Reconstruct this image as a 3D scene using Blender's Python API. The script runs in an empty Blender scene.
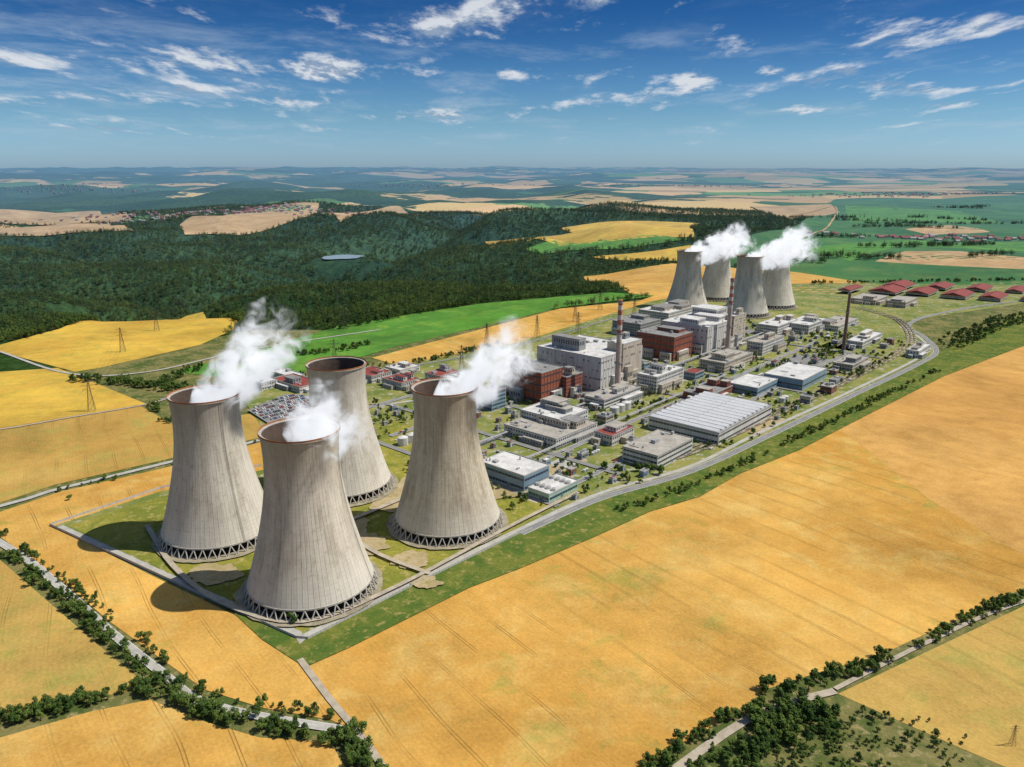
import bpy, bmesh, math, random
import numpy as np
from mathutils import Vector, Matrix
random.seed(7); rng=np.random.RandomState(11)
sc=bpy.context.scene
sc.view_settings.view_transform='Standard'; sc.view_settings.look='None'; sc.view_settings.exposure=0
H=284.0; F=770.0; PITCH=math.atan(215.5/F); c_=math.cos(PITCH); s_=math.sin(PITCH)
SUN_EL=math.radians(55); SUN_AZ=math.radians(3)
PA=math.radians(48.5)

# ------------------------------------------------------------------ terrain
def sstep(a,b,x):
    t=np.clip((x-a)/(b-a),0,1); return t*t*(3-2*t)
def vnoise(x,y,seed=0.0):
    xi=np.floor(x); yi=np.floor(y); fx=x-xi; fy=y-yi
    fx=fx*fx*(3-2*fx); fy=fy*fy*(3-2*fy)
    def hsh(a,b):
        v=np.sin(a*127.1+b*311.7+seed*17.3)*43758.5453
        return v-np.floor(v)
    return (hsh(xi,yi)*(1-fx)+hsh(xi+1,yi)*fx)*(1-fy)+(hsh(xi,yi+1)*(1-fx)+hsh(xi+1,yi+1)*fx)*fy
def fbm(x,y,seed=0.0,o=3):
    a=0.5;t=0.0;n=0.0
    for i in range(o):
        t=t+a*vnoise(x*2**i,y*2**i,seed+i*3.1); n+=a; a*=.5
    return t/n
LKC=(-690.0,3120.0)
RIVER=[[(-1900,1650),(-1230,1720),(-960,1850),(-900,2200),(-700,2550),(-690,3120),(-420,3900),(-300,4800),(300,5900),(1000,7200)],[(-700,2900),(-1000,3000),(-1500,3050),(-2300,3500)],[(-420,3900),(0,3600),(380,3300)],[(-960,1830),(-700,1700),(-480,1720)],[(-700,2560),(-400,2350),(-150,2380),(60,2200)],[(-900,2200),(-1250,2350),(-1700,2300)]]
def river_d(x,y):
    x=np.asarray(x,float);y=np.asarray(y,float); best=np.full(np.shape(x),1e9)
    for k,R in enumerate(RIVER):
        for (ax,ay),(bx,by) in zip(R[:-1],R[1:]):
            vx,vy=bx-ax,by-ay; t=np.clip(((x-ax)*vx+(y-ay)*vy)/(vx*vx+vy*vy),0,1)
            best=np.minimum(best,np.hypot(x-ax-t*vx,y-ay-t*vy)+(0 if k==0 else 45))
    return best
def terrain_h(x,y):
    x=np.asarray(x,float); y=np.asarray(y,float)
    d=np.hypot(x,y)
    right=1-0.75*sstep(0,900,x-0.10*y)
    h=sstep(1700,2900,d)*(fbm(x/1150+5.3,y/1000+1.7,2.0)-.55)*270*right
    rd=river_d(x+110*(fbm(x/300,y/300,8.0,2)-.5)*2,y+60*(fbm(x/260,y/260,3.0,2)-.5))
    h=h-sstep(1480,1900,d)*115*np.exp(-(rd/190.)**2)*(1-.7*sstep(0,1100,x))
    lake=np.exp(-(((x-LKC[0])/200)**2+((y-LKC[1])/210)**2)**2)
    h=h*(1-lake)-62*lake
    h=h+sstep(9000,30000,d)*(fbm(x/6000+3.1,y/5000,9.0,4)-.30)*640
    return h
def G(u,v):
    """ground survey: map a sight line of the survey photo to metres east / north on the terrain"""
    x=(u-512)/F; k=-(v-383.5)/F
    dx,dy,dz=x, c_+k*s_, -s_+k*c_
    if dz<-0.004:
        t=H/-dz
        if t*math.hypot(dx,dy)<1480: return (dx*t,dy*t)
    ts=np.exp(np.linspace(math.log(900),math.log(60000),1600))
    below=np.nonzero(H+dz*ts<terrain_h(dx*ts,dy*ts))[0]
    t=ts[below[0]] if len(below) else 60000
    return (float(dx*t),float(dy*t))
def OLD(x,y):
    """first survey (24 mm calibration) to the refined calibration"""
    z=y*.9537+282*.3007
    return G(512+683*x/z, 383.5-683*(y*.3007-282*.9537)/z)
def height_of(y0,vt):
    k=-(vt-383.5)/F
    return (k*(y0*c_+H*s_)-y0*s_+H*c_)/(c_+k*s_)
def reach(P,e,ut):
    z0=P[1]*c_+H*s_
    return ((ut-512)*z0-F*P[0])/(F*e[0]-(ut-512)*e[1]*c_)
E1=(math.cos(PA),math.sin(PA)); E2=(-E1[1],E1[0])

# ------------------------------------------------------------------ node helper
class NB:
    def __init__(s,tree): s.t=tree; s.n=tree.nodes; s.l=tree.links
    def put(s,sock,val):
        if isinstance(val,bpy.types.NodeSocket): s.l.new(val,sock)
        elif val is not None: sock.default_value=val
    def m(s,op,a,b=None,c=None,clamp=False):
        n=s.n.new('ShaderNodeMath'); n.operation=op; n.use_clamp=clamp
        s.put(n.inputs[0],a); s.put(n.inputs[1],b)
        if c is not None: s.put(n.inputs[2],c)
        return n.outputs[0]
    def vm(s,op,a,b=None):
        n=s.n.new('ShaderNodeVectorMath'); n.operation=op
        s.put(n.inputs[0],a)
        if b is not None: s.put(n.inputs[1],b)
        return n.outputs['Value'] if op in('LENGTH','DOT_PRODUCT') else n.outputs[0]
    def mix(s,f,a,b,mode='MIX'):
        n=s.n.new('ShaderNodeMix'); n.data_type='RGBA'; n.blend_type=mode
        s.put(n.inputs[0],f); s.put(n.inputs[6],c4(a)); s.put(n.inputs[7],c4(b)); return n.outputs[2]
    def noise(s,vec,scale,detail=3,rough=.55,dist=0):
        n=s.n.new('ShaderNodeTexNoise'); s.put(n.inputs['Vector'],vec)
        n.inputs['Scale'].default_value=scale; n.inputs['Detail'].default_value=detail
        n.inputs['Roughness'].default_value=rough; n.inputs['Distortion'].default_value=dist
        return n.outputs[0]
    def mr(s,v,a,b,c=0,d=1,smooth=True):
        n=s.n.new('ShaderNodeMapRange'); n.interpolation_type='SMOOTHSTEP' if smooth else 'LINEAR'
        s.put(n.inputs[0],v)
        for i,q in enumerate((a,b,c,d)): n.inputs[i+1].default_value=q
        return n.outputs[0]
    def xyz(s,v):
        n=s.n.new('ShaderNodeSeparateXYZ'); s.put(n.inputs[0],v); return n.outputs
    def comb(s,x,y,z=0.0):
        n=s.n.new('ShaderNodeCombineXYZ'); s.put(n.inputs[0],x); s.put(n.inputs[1],y); s.put(n.inputs[2],z); return n.outputs[0]
    def pos(s): return s.n.new('ShaderNodeNewGeometry').outputs['Position']
def c4(a):
    return (a[0],a[1],a[2],1.0) if isinstance(a,(tuple,list)) else a
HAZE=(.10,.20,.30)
def newmat(name):
    m=bpy.data.materials.new(name); m.use_nodes=True; m.node_tree.nodes.clear(); return m,NB(m.node_tree)
def finish(m,nb,col,rough=.9,bump=None,bs=.3,spec=.2,haze=True,metal=0,bd=.3,trans=0):
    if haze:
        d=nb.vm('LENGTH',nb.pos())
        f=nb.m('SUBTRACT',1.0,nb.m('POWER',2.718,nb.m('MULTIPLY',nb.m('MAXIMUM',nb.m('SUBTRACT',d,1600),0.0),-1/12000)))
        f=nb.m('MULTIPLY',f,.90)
        col=nb.mix(f,col,HAZE)  # aerial haze painted into the base colour, growing with distance from the origin
    p=nb.n.new('ShaderNodeBsdfPrincipled'); nb.put(p.inputs['Base Color'],c4(col))
    nb.put(p.inputs['Roughness'],rough); p.inputs['Specular IOR Level'].default_value=spec; p.inputs['Metallic'].default_value=metal
    if bump is not None:
        b=nb.n.new('ShaderNodeBump'); b.inputs['Strength'].default_value=bs; b.inputs['Distance'].default_value=bd
        nb.put(b.inputs['Height'],bump); nb.l.new(b.outputs[0],p.inputs['Normal'])
    o=nb.n.new('ShaderNodeOutputMaterial'); nb.l.new(p.outputs[0],o.inputs[0]); return m
MATS={}
def simple(name,col,rough=.85,var=.25,scale=.25,spec=.2,metal=0,streak=False):
    if name in MATS: return MATS[name]
    m,nb=newmat(name); P=nb.pos()
    if streak: P=nb.vm('MULTIPLY',P,(1,1,.15))
    n=nb.noise(P,scale,4,.65); n2=nb.noise(P,scale*6,3,.6)
    f=nb.mr(nb.m('ADD',nb.m('MULTIPLY',n,.65),nb.m('MULTIPLY',n2,.35)),.3,.7)
    dark=tuple(q*(1-var) for q in col); lite=tuple(min(1,q*(1+var*.45)) for q in col)
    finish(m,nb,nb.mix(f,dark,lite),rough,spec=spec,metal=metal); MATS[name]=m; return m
def crop(name,c1,c2,c3,ang=135,sp=18,line=.5,rows=.04,big=.004,green=0):
    m,nb=newmat(name); P=nb.pos(); X,Y,Z=nb.xyz(P)
    a=math.radians(ang)
    wob=nb.m('MULTIPLY',nb.m('SUBTRACT',nb.noise(P,.0035,2),.5),40)
    al=nb.m('ADD',nb.m('MULTIPLY',X,math.cos(a)),nb.m('MULTIPLY',Y,math.sin(a)))
    ac=nb.m('ADD',nb.m('ADD',nb.m('MULTIPLY',X,-math.sin(a)),nb.m('MULTIPLY',Y,math.cos(a))),wob)
    n1=nb.noise(P,big,5,.62,.6); n2=nb.noise(P,big*6,6,.7,.5); n3=nb.noise(P,big*1.7,4,.65,.5)
    st=nb.noise(nb.comb(nb.m('MULTIPLY',al,.010),nb.m('MULTIPLY',ac,.05)),1.0,5,.65)
    fine=nb.noise(P,.45,4,.75); mid=nb.noise(nb.vm('ADD',P,(9,5,2)),.07,5,.75)
    col=nb.mix(nb.mr(n1,.38,.6),c1,c2)
    col=nb.mix(nb.m('MULTIPLY',nb.mr(n2,.46,.70),.85),col,c3)
    if green:
        gn=nb.noise(nb.vm('ADD',P,(77,31,5)),.035,5,.7,.4); gb=nb.noise(nb.vm('ADD',P,(177,31,5)),.006,3,.6)
        col=nb.mix(nb.m('MULTIPLY',nb.mr(nb.m('ADD',nb.m('MULTIPLY',gn,.6),nb.m('MULTIPLY',gb,.4)),.53,.66),green),col,(.27,.27,.055))
    k=nb.m('ADD',nb.m('MULTIPLY',nb.m('SUBTRACT',st,.5),.34),nb.m('MULTIPLY',nb.m('SUBTRACT',fine,.5),.8))
    k=nb.m('ADD',k,nb.m('ADD',nb.m('MULTIPLY',nb.m('SUBTRACT',n3,.5),1.15),nb.m('MULTIPLY',nb.m('SUBTRACT',mid,.5),.5)))
    rw=nb.m('MULTIPLY',nb.m('SINE',nb.m('MULTIPLY',ac,2.1)),rows*.5)
    k=nb.m('ADD',nb.m('ADD',k,rw),1.0)
    col=nb.mix(1.0,col,nb.comb(k,k,k),'MULTIPLY')
    f=nb.m('MULTIPLY',nb.m('SUBTRACT',nb.m('FRACT',nb.m('DIVIDE',ac,sp)),.5),sp)
    d=nb.m('ABSOLUTE',nb.m('SUBTRACT',nb.m('ABSOLUTE',f),.9))
    ln=nb.mr(d,.15,.45,1,0); ln=nb.m('MULTIPLY',ln,nb.m('MULTIPLY',nb.mr(nb.noise(P,.011,4,.6),.40,.62),line))
    col=nb.mix(ln,col,tuple(q*.42 for q in c1))
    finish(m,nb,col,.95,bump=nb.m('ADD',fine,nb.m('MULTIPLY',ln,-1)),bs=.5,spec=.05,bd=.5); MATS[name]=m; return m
def grassmat(name,c1,c2,c3,scale=.02):
    m,nb=newmat(name); P=nb.pos()
    n1=nb.noise(P,scale,5,.65,.5); n2=nb.noise(P,scale*5,4,.7); fine=nb.noise(P,.5,4,.75)
    col=nb.mix(nb.mr(n1,.38,.62),c1,c2); col=nb.mix(nb.mr(n2,.52,.68),col,c3)
    k=nb.m('ADD',nb.m('MULTIPLY',nb.m('SUBTRACT',fine,.5),1.1),1.0)
    col=nb.mix(1.0,col,nb.comb(k,k,k),'MULTIPLY')
    finish(m,nb,col,.95,bump=fine,bs=.6,spec=.05,bd=.6); MATS[name]=m; return m

M_wheat=crop('wheat_crop',(.56,.325,.08),(.50,.265,.055),(.57,.38,.115),127,24,.75,green=.6)
M_wheat2=crop('ripe_barley_crop',(.45,.29,.08),(.41,.245,.06),(.33,.28,.07),120,24,.5,green=.8)
M_brown=crop('dark_wheat_crop',(.50,.27,.075),(.55,.31,.09),(.44,.235,.06),127,24,.4)
M_yellow=crop('yellow_crop',(.57,.38,.06),(.53,.32,.055),(.44,.31,.06),20,24,.35,green=.6)
M_tan=crop('stubble_crop',(.47,.31,.15),(.40,.25,.11),(.50,.35,.18),30,30,.2)
M_green=crop('green_crop',(.085,.23,.03),(.07,.18,.03),(.15,.26,.04),60,30,.3)
M_dgreen=crop('beet_crop',(.04,.12,.035),(.055,.15,.04),(.11,.17,.045),60,30,.2,big=.0015)
M_grass=grassmat('lawn_grass',(.16,.18,.03),(.28,.25,.045),(.38,.31,.11),.022)
M_verge=grassmat('verge_grass',(.07,.12,.022),(.14,.16,.03),(.26,.22,.07),.03)
M_scrub=grassmat('scrub_grass',(.07,.10,.025),(.19,.17,.06),(.30,.24,.11),.03)
M_dirt=grassmat('bare_soil',(.42,.33,.19),(.34,.27,.14),(.24,.22,.07),.05)
M_yard=grassmat('plant_yard',(.13,.17,.035),(.25,.24,.07),(.38,.35,.28),.018)
M_gravel=simple('gravel_track',(.42,.36,.27),.95,.3,.15)
M_asph=simple('asphalt',(.23,.225,.21),.9,.2,.08)
M_conc=simple('concrete_paving',(.42,.40,.35),.9,.25,.1)
M_apron=simple('tower_apron_gravel',(.32,.28,.19),.95,.4,.08)
M_kerb=simple('kerb_stone',(.45,.44,.41),.9,.15,.3)
M_paint=simple('road_paint',(.75,.75,.72),.7,.1,.5)

# ------------------------------------------------------------------ mesh helper
class Acc:
    def __init__(s): s.v=[];s.f=[];s.m=[]
    def box(s,x0,x1,y0,y1,z0,z1,m=0):
        b=len(s.v); s.v+=[(x0,y0,z0),(x1,y0,z0),(x1,y1,z0),(x0,y1,z0),(x0,y0,z1),(x1,y0,z1),(x1,y1,z1),(x0,y1,z1)]
        s.f+=[tuple(b+i for i in q) for q in((0,3,2,1),(4,5,6,7),(0,1,5,4),(1,2,6,5),(2,3,7,6),(3,0,4,7))]; s.m+=[m]*6
    def cyl(s,cx,cy,z0,z1,r0,r1,n=12,m=0,cap=True):
        s.tube((cx,cy,z0),(cx,cy,z1),r0,r1,n,m,cap)
    def tube(s,p,q,r0,r1,n=6,m=0,cap=True):
        p=Vector(p);q=Vector(q);d=(q-p).normalized(); a=d.orthogonal().normalized(); c=d.cross(a); b=len(s.v)
        for P,r in((p,r0),(q,r1)):
            for i in range(n):
                t=2*math.pi*i/n; s.v.append(tuple(P+a*(math.cos(t)*r)+c*(math.sin(t)*r)))
        for i in range(n):
            j=(i+1)%n; s.f.append((b+i,b+j,b+n+j,b+n+i)); s.m.append(m)
        if cap:
            s.f.append(tuple(b+i for i in range(n-1,-1,-1))); s.f.append(tuple(b+n+i for i in range(n))); s.m+=[m,m]
    def prism(s,x0,x1,y0,y1,z0,z1,m=0,along='y'):
        b=len(s.v)
        if along=='y':
            xm=(x0+x1)/2; s.v+=[(x0,y0,z0),(x1,y0,z0),(xm,y0,z1),(x0,y1,z0),(x1,y1,z0),(xm,y1,z1)]
        else:
            ym=(y0+y1)/2; s.v+=[(x0,y1,z0),(x0,y0,z0),(x0,ym,z1),(x1,y1,z0),(x1,y0,z0),(x1,ym,z1)]
        s.f+=[tuple(b+i for i in q) for q in((0,1,2),(5,4,3),(1,4,5,2),(3,0,2,5),(4,1,0,3))]; s.m+=[m]*5
    def build(s,name,mats,parent=None,smooth=False,loc=(0,0,0),rot=0):
        me=bpy.data.meshes.new(name); me.from_pydata(s.v,[],s.f); me.update()
        for q in mats: me.materials.append(q)
        me.polygons.foreach_set('material_index',s.m)
        if smooth: me.polygons.foreach_set('use_smooth',[True]*len(s.f))
        o=bpy.data.objects.new(name,me); sc.collection.objects.link(o); o.location=loc; o.rotation_euler=(0,0,rot)
        if parent: o.parent=parent
        return o
def empty(name,loc,rot=0):
    o=bpy.data.objects.new(name,None); o.location=loc; o.rotation_euler=(0,0,rot); sc.collection.objects.link(o); return o

# ------------------------------------------------------------------ ground sheet
def ground():
    m,nb=newmat('forest_floor_and_far_country'); P=nb.pos(); X,Y,Z=nb.xyz(P)
    n1=nb.noise(P,.0011,5,.65); n2=nb.noise(P,.03,5,.8)
    forest=nb.mix(nb.mr(n1,.35,.65),(.020,.048,.014),(.042,.080,.020))
    k=nb.mr(n2,.3,.7,.45,1.5); forest=nb.mix(1.0,forest,nb.comb(k,k,k),'MULTIPLY')
    d=nb.vm('LENGTH',P)
    wx=nb.m('MULTIPLY',nb.m('SUBTRACT',nb.noise(P,.0016,3),.5),380); wy=nb.m('MULTIPLY',nb.m('SUBTRACT',nb.noise(nb.vm('ADD',P,(900,50,3)),.0016,3),.5),380)
    px=nb.m('ADD',X,wx);py=nb.m('ADD',Y,wy)
    q=nb.comb(nb.m('ADD',nb.m('MULTIPLY',px,.0009),nb.m('MULTIPLY',py,.0002)),nb.m('ADD',nb.m('MULTIPLY',py,.00085),nb.m('MULTIPLY',px,-.0003)))
    vo=nb.n.new('ShaderNodeTexVoronoi'); nb.put(vo.inputs['Vector'],q); vo.inputs['Scale'].default_value=1.0; vo.inputs['Randomness'].default_value=.85
    r,g,b=nb.xyz(vo.outputs['Color'])
    fc=nb.mix(nb.m('GREATER_THAN',r,.42),(.60,.39,.18),(.12,.24,.06)); fc=nb.mix(nb.m('GREATER_THAN',r,.62),fc,(.57,.40,.16)); fc=nb.mix(nb.m('GREATER_THAN',r,.80),fc,(.05,.12,.035))
    kk=nb.mr(g,0,1,.75,1.2); fc=nb.mix(1.0,fc,nb.comb(kk,kk,kk),'MULTIPLY')
    fn=nb.noise(nb.comb(nb.m('MULTIPLY',X,.6),Y),.00036,7,.66)
    left=nb.mr(nb.m('DIVIDE',X,nb.m('MAXIMUM',Y,100.0)),-.2,.35,.045,-.045)
    isf=nb.m('SUBTRACT',1.0,nb.mr(nb.m('ADD',fn,left),.495,.505))
    far=nb.m('MULTIPLY',isf,nb.mr(nb.m('ADD',d,nb.m('MULTIPLY',n1,1500)),5600,5700))
    col=nb.mix(far,forest,fc)
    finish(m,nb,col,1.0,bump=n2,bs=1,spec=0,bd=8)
    nr,na=520,480
    rr=np.concatenate([[0.01],np.exp(np.linspace(math.log(30),math.log(75000),nr-1))])
    th=np.arange(na)*2*math.pi/na
    RR,TT=np.meshgrid(rr,th,indexing='ij'); x=(RR*np.cos(TT)).ravel(); y=(RR*np.sin(TT)).ravel()
    z=terrain_h(x,y)-.05
    co=np.stack([x,y,z],1)
    i=np.arange(nr-1)[:,None]; j=np.arange(na)[None,:]; j2=(j+1)%na
    fa=np.stack([i*na+j,(i+1)*na+j,(i+1)*na+j2,i*na+j2],-1).reshape(-1,4)
    me=bpy.data.meshes.new('ground'); me.vertices.add(len(co)); me.vertices.foreach_set('co',co.ravel())
    me.loops.add(fa.size); me.loops.foreach_set('vertex_index',fa.ravel().astype(np.int32))
    me.polygons.add(len(fa)); me.polygons.foreach_set('loop_start',(np.arange(len(fa))*4).astype(np.int32))
    me.update(calc_edges=True); me.validate(); me.polygons.foreach_set('use_smooth',[True]*len(me.polygons))
    me.materials.append(m); o=bpy.data.objects.new('ground',me); sc.collection.objects.link(o)
ground()

LAYER=[0]; CLEAR=[]
def lift(x,y): return max(0,math.hypot(x,y)-1500)*.0011
def patch(name,pts,mat,clear=True,step=.04):
    LAYER[0]+=1; ly=LAYER[0]
    if clear: CLEAR.append(np.array(pts))
    bm=bmesh.new(); vs=[bm.verts.new((p[0],p[1],0)) for p in pts]; f=bm.faces.new(vs); f.normal_update()
    if f.normal.z<0: f.normal_flip()
    bmesh.ops.triangulate(bm,faces=bm.faces[:])
    far=max(math.hypot(*p) for p in pts)
    if far>1450:
        for it in range(9):
            es=[e for e in bm.edges if e.calc_length()>max(50,.016*math.hypot(e.verts[0].co.x,e.verts[0].co.y))]
            if not es: break
            bmesh.ops.subdivide_edges(bm,edges=es,cuts=1); bmesh.ops.triangulate(bm,faces=bm.faces[:])
    for v in bm.verts: v.co.z=float(terrain_h(v.co.x,v.co.y))+ly*step+lift(v.co.x,v.co.y)
    me=bpy.data.meshes.new(name); bm.to_mesh(me); bm.free(); me.materials.append(mat)
    o=bpy.data.objects.new(name,me); sc.collection.objects.link(o); return o
def S(*uv): return [G(*p) for p in uv]

patch('grass_ground',S((-300,500),(0,400),(60,372),(250,330),(380,330),(640,300),(900,300),(1500,300),(1700,900),(900,1300),(-500,1300)),M_scrub)
patch('wheat_field',S((305,663),(420,605),(520,562),(600,529),(700,492),(800,442),(880,402),(945,372),(1024,338),(1500,290),(1700,500),(1024,588),(960,618),(880,655),(820,672),(770,688),(735,712),(640,772),(560,1100),(470,1100),(388,770)),M_wheat)
patch('wheat_field',S((835,426),(880,402),(945,372),(1024,338),(1500,290),(1700,430),(1024,556),(930,500),(878,458)),M_brown)
patch('wheat_field',S((838,694),(1024,606),(1700,530),(1700,900),(1040,782),(960,748)),M_wheat2)
patch('wheat_field',S((-200,585),(0,560),(60,612),(110,655),(148,686),(90,700),(0,716),(-250,760)),M_wheat2)
patch('wheat_field',S((-250,800),(0,738),(90,712),(150,700),(205,722),(260,738),(330,742),(350,775),(500,1200),(-500,1300)),M_wheat)
patch('wheat_field',S((-200,520),(0,512),(60,492),(165,468),(270,440),(300,470),(55,527),(150,575),(240,618),(305,663),(365,735),(330,720),(262,708),(205,690),(165,662),(110,622),(60,580),(0,537)),M_wheat)
patch('barley_field',S((-300,440),(0,412),(140,406),(172,424),(266,412),(268,436),(165,460),(55,485),(0,503),(-300,530)),M_wheat2)
patch('yellow_field',S((-300,395),(0,372),(58,368),(146,404),(60,418),(0,428),(-300,450)),M_yellow)
patch('yellow_field',S((-300,350),(0,345),(60,329),(180,316),(243,326),(200,345),(100,368),(75,372),(0,352),(-300,372)),M_yellow)
patch('green_field',S((337,326),(480,304),(610,293),(660,296),(560,308),(400,346),(330,338)),M_green)
patch('green_field',S((175,372),(250,352),(335,328),(402,345),(330,366),(260,382)),M_green)
patch('wheat_field',S((372,358),(560,309),(640,301),(705,284),(700,305),(640,322),(520,345),(405,368)),M_wheat)
patch('wheat_field',S((583,277),(672,264),(800,272),(1024,290),(1400,292),(1400,305),(900,300),(700,300),(630,294)),M_wheat)
patch('green_field',S((690,262),(800,225),(835,200),(1024,196),(1500,190),(1500,290),(1024,286),(870,284),(790,272)),M_dgreen)
patch('tan_field',S((875,262),(905,252),(960,252),(1024,258),(1200,262),(1200,272),(1024,270),(940,266)),M_tan)
patch('green_field',S((800,250),(900,240),(1024,243),(1024,252),(900,247),(850,262)),M_green)
patch('tan_field',S((905,230),(950,226),(990,233),(930,236)),M_tan)
patch('tan_field',S((750,207),(830,205),(840,213),(790,221)),M_tan)
patch('green_field',S((845,206),(960,212),(1000,224),(850,224)),M_green)
patch('tan_field',S((485,243),(560,236),(690,227),(695,238),(560,247)),M_yellow)
patch('green_field',S((525,250),(600,240),(690,240),(620,250),(545,255)),M_green)
patch('tan_field',S((560,229),(650,222),(700,224),(640,233)),M_yellow)
patch('tan_field',S((590,258),(690,246),(720,250),(680,262)),M_yellow)
patch('tan_field',S((-80,213),(100,212),(132,221),(60,226),(-100,227)),M_tan)
patch('tan_field',S((-80,229),(110,225),(135,232),(40,237),(-100,238)),M_tan)
patch('tan_field',S((180,226),(260,208),(320,204),(310,217),(240,236),(185,236)),M_tan)
patch('green_field',S((225,216),(262,208),(312,206),(300,213)),M_dgreen)
patch('tan_field',S((320,214),(400,207),(420,216),(340,224)),M_tan)
LAYER[0]=14
# plant grounds
plant=S((302,640),(420,583),(520,534),(600,496),(690,470),(770,434),(850,395),(938,352),(925,336),(905,322),(1024,304),(1300,300),(1300,286),(1024,282),(850,284),(760,285),(650,302),(520,342),(400,366),(270,383),(240,395),(268,436),(265,470),(160,492),(55,526),(180,584))
patch('plant_yard_ground',plant,M_yard)
patch('compound_lawn',S((302,633),(420,576),(505,533),(560,505),(500,480),(430,440),(400,420),(270,455),(262,478),(160,497),(68,526),(180,578)),M_grass)
patch('grass_verge',S((232,612),(305,638),(420,583),(520,534),(600,497),(690,472),(770,436),(850,398),(940,352),(1024,312),(1200,296),(1200,318),(1024,346),(945,376),(870,414),(800,450),(740,474),(700,497),(650,512),(600,535),(520,569),(470,588),(420,613),(350,648),(305,668),(262,640)),M_verge)
LAYER[0]+=1

# ------------------------------------------------------------------ ribbons
def smooth_line(pts,step=14):
    P=[np.array(p,float) for p in pts]; P=[2*P[0]-P[1]]+P+[2*P[-1]-P[-2]]; out=[]
    for i in range(1,len(P)-2):
        n=max(2,int(np.linalg.norm(P[i+1]-P[i])/step))
        for k in range(n):
            t=k/n; out.append(.5*((2*P[i])+(-P[i-1]+P[i+1])*t+(2*P[i-1]-5*P[i]+4*P[i+1]-P[i+2])*t*t+(-P[i-1]+3*P[i]-3*P[i+1]+P[i+2])*t**3))
    out.append(P[-2]); return np.array(out)
def offset(L,o):
    T=np.gradient(L,axis=0); T/=np.linalg.norm(T,axis=1)[:,None]; return L+np.stack([-T[:,1],T[:,0]],1)*o
def strip(acc,L,w,z,thick=0,m=0,dash=None):
    A=offset(L,w/2);B=offset(L,-w/2)
    for i in range(len(L)-1):
        if dash and i%2: continue
        b=len(acc.v); za=float(terrain_h(*L[i]))+z+lift(*L[i])*1.5; zb=float(terrain_h(*L[i+1]))+z+lift(*L[i+1])*1.5
        acc.v+=[(A[i][0],A[i][1],za),(B[i][0],B[i][1],za),(B[i+1][0],B[i+1][1],zb),(A[i+1][0],A[i+1][1],zb)]
        acc.f.append((b,b+1,b+2,b+3)); acc.m.append(m)
        if thick:
            acc.v+=[(p[0],p[1],p[2]-thick) for p in acc.v[b:b+4]]
            acc.f+=[(b,b+4,b+5,b+1),(b+2,b+6,b+7,b+3),(b+1,b+5,b+6,b+2),(b+3,b+7,b+4,b)]; acc.m+=[m]*4
ROADS=[]
def road(name,pts,w,mat=None,kerb=False,mark=False,z=None,clear=True):
    LAYER[0]+=1; z=z or LAYER[0]*.04
    L=smooth_line(pts); a=Acc(); strip(a,L,w,z,0,0)
    if clear: ROADS.append((L,w))
    if kerb:
        for s in(-1,1): strip(a,offset(L,s*(w/2+.15)),.3,z+.12,.2,1)
    if mark:
        strip(a,L,.18,z+.01,0,2,dash=True)
        for s in(-1,1): strip(a,offset(L,s*(w/2-.35)),.16,z+.01,0,2)
    return a.build(name,[mat or M_asph,M_kerb,M_paint])
svc=S((60,527),(180,582),(298,634),(306,636),(420,579),(520,530),(600,494),(690,467),(760,433),(850,392),(925,354),(922,340),(900,327))
road('perimeter_road',svc,5,M_conc)
road('main_road',S((520,534),(600,499),(690,472),(767,437),(850,397),(915,366),(936,352),(924,337),(908,326),(940,314),(1024,302),(1200,296)),8,M_asph,True,True)
road('country_road',S((-150,460),(0,543),(60,587),(110,632),(160,672),(200,702),(265,718),(345,731)),6,M_conc,False,True)
road('dirt_track',S((300,660),(330,700),(365,742),(395,790),(440,900)),4,M_gravel)
road('dirt_track',S((600,830),(680,767),(745,722),(790,704),(835,692)),5,M_gravel)
road('dirt_track',S((835,690),(930,642),(1024,602),(1200,550)),3,M_gravel)
road('country_road',S((-200,545),(0,507),(50,492),(165,464),(268,438),(300,420),(420,400)),6,M_conc,False,True)
road('dirt_track',S((-100,440),(0,430),(70,418),(146,405),(180,395)),4,M_gravel)
road('country_road',S((0,352),(70,374),(150,372),(250,350),(380,330)),5,M_conc)
road('country_road',S((160,400),(260,382),(400,368),(520,345),(650,310),(760,296)),6,M_asph)
road('country_road',S((800,215),(835,208),(830,225),(790,245),(770,262)),10,M_tan)

# plant frame helper (s along the plant axis, t across it)
C0=OLD(-130.0,363.0); KS=1.066
def PF(s,t): return (C0[0]+KS*(s*E1[0]+t*E2[0]),C0[1]+KS*(s*E1[1]+t*E2[1]))
for t,s0,s1,w in((18,240,420,6),(75,235,1000,7),(150,235,560,7),(165,560,1050,7),(235,260,1080,7),(330,300,1060,7),(12,430,960,6)):
    road('plant_road',[PF(s0,t),PF((s0+s1)/2,t),PF(s1,t)],w,M_asph,True,True)
for s,t0,t1 in((240,0,330),(330,0,330),(420,-20,330),(585,-30,330),(700,-30,330),(830,-30,330),(950,-35,330)):
    road('plant_road',[PF(s,t0),PF(s,(t0+t1)/2),PF(s,t1)],6,M_asph,True)
# railway
for o in(0,6,12):
    a=Acc(); L=offset(smooth_line(S((640,470),(700,452),(770,420),(850,382),(905,352),(915,338),(900,320),(860,308)),10),o)
    LAYER[0]+=1; z=LAYER[0]*.04
    strip(a,L,3.2,z,0,0); strip(a,L,2.4,z+.08,.05,1,dash=True)
    for q in(-.75,.75): strip(a,offset(L,q),.12,z+.25,.16,2)
    a.build('railway_track',[M_gravel,simple('sleeper',(.12,.10,.08)),simple('rail_steel',(.3,.2,.15),.5,metal=.6)])
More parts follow.
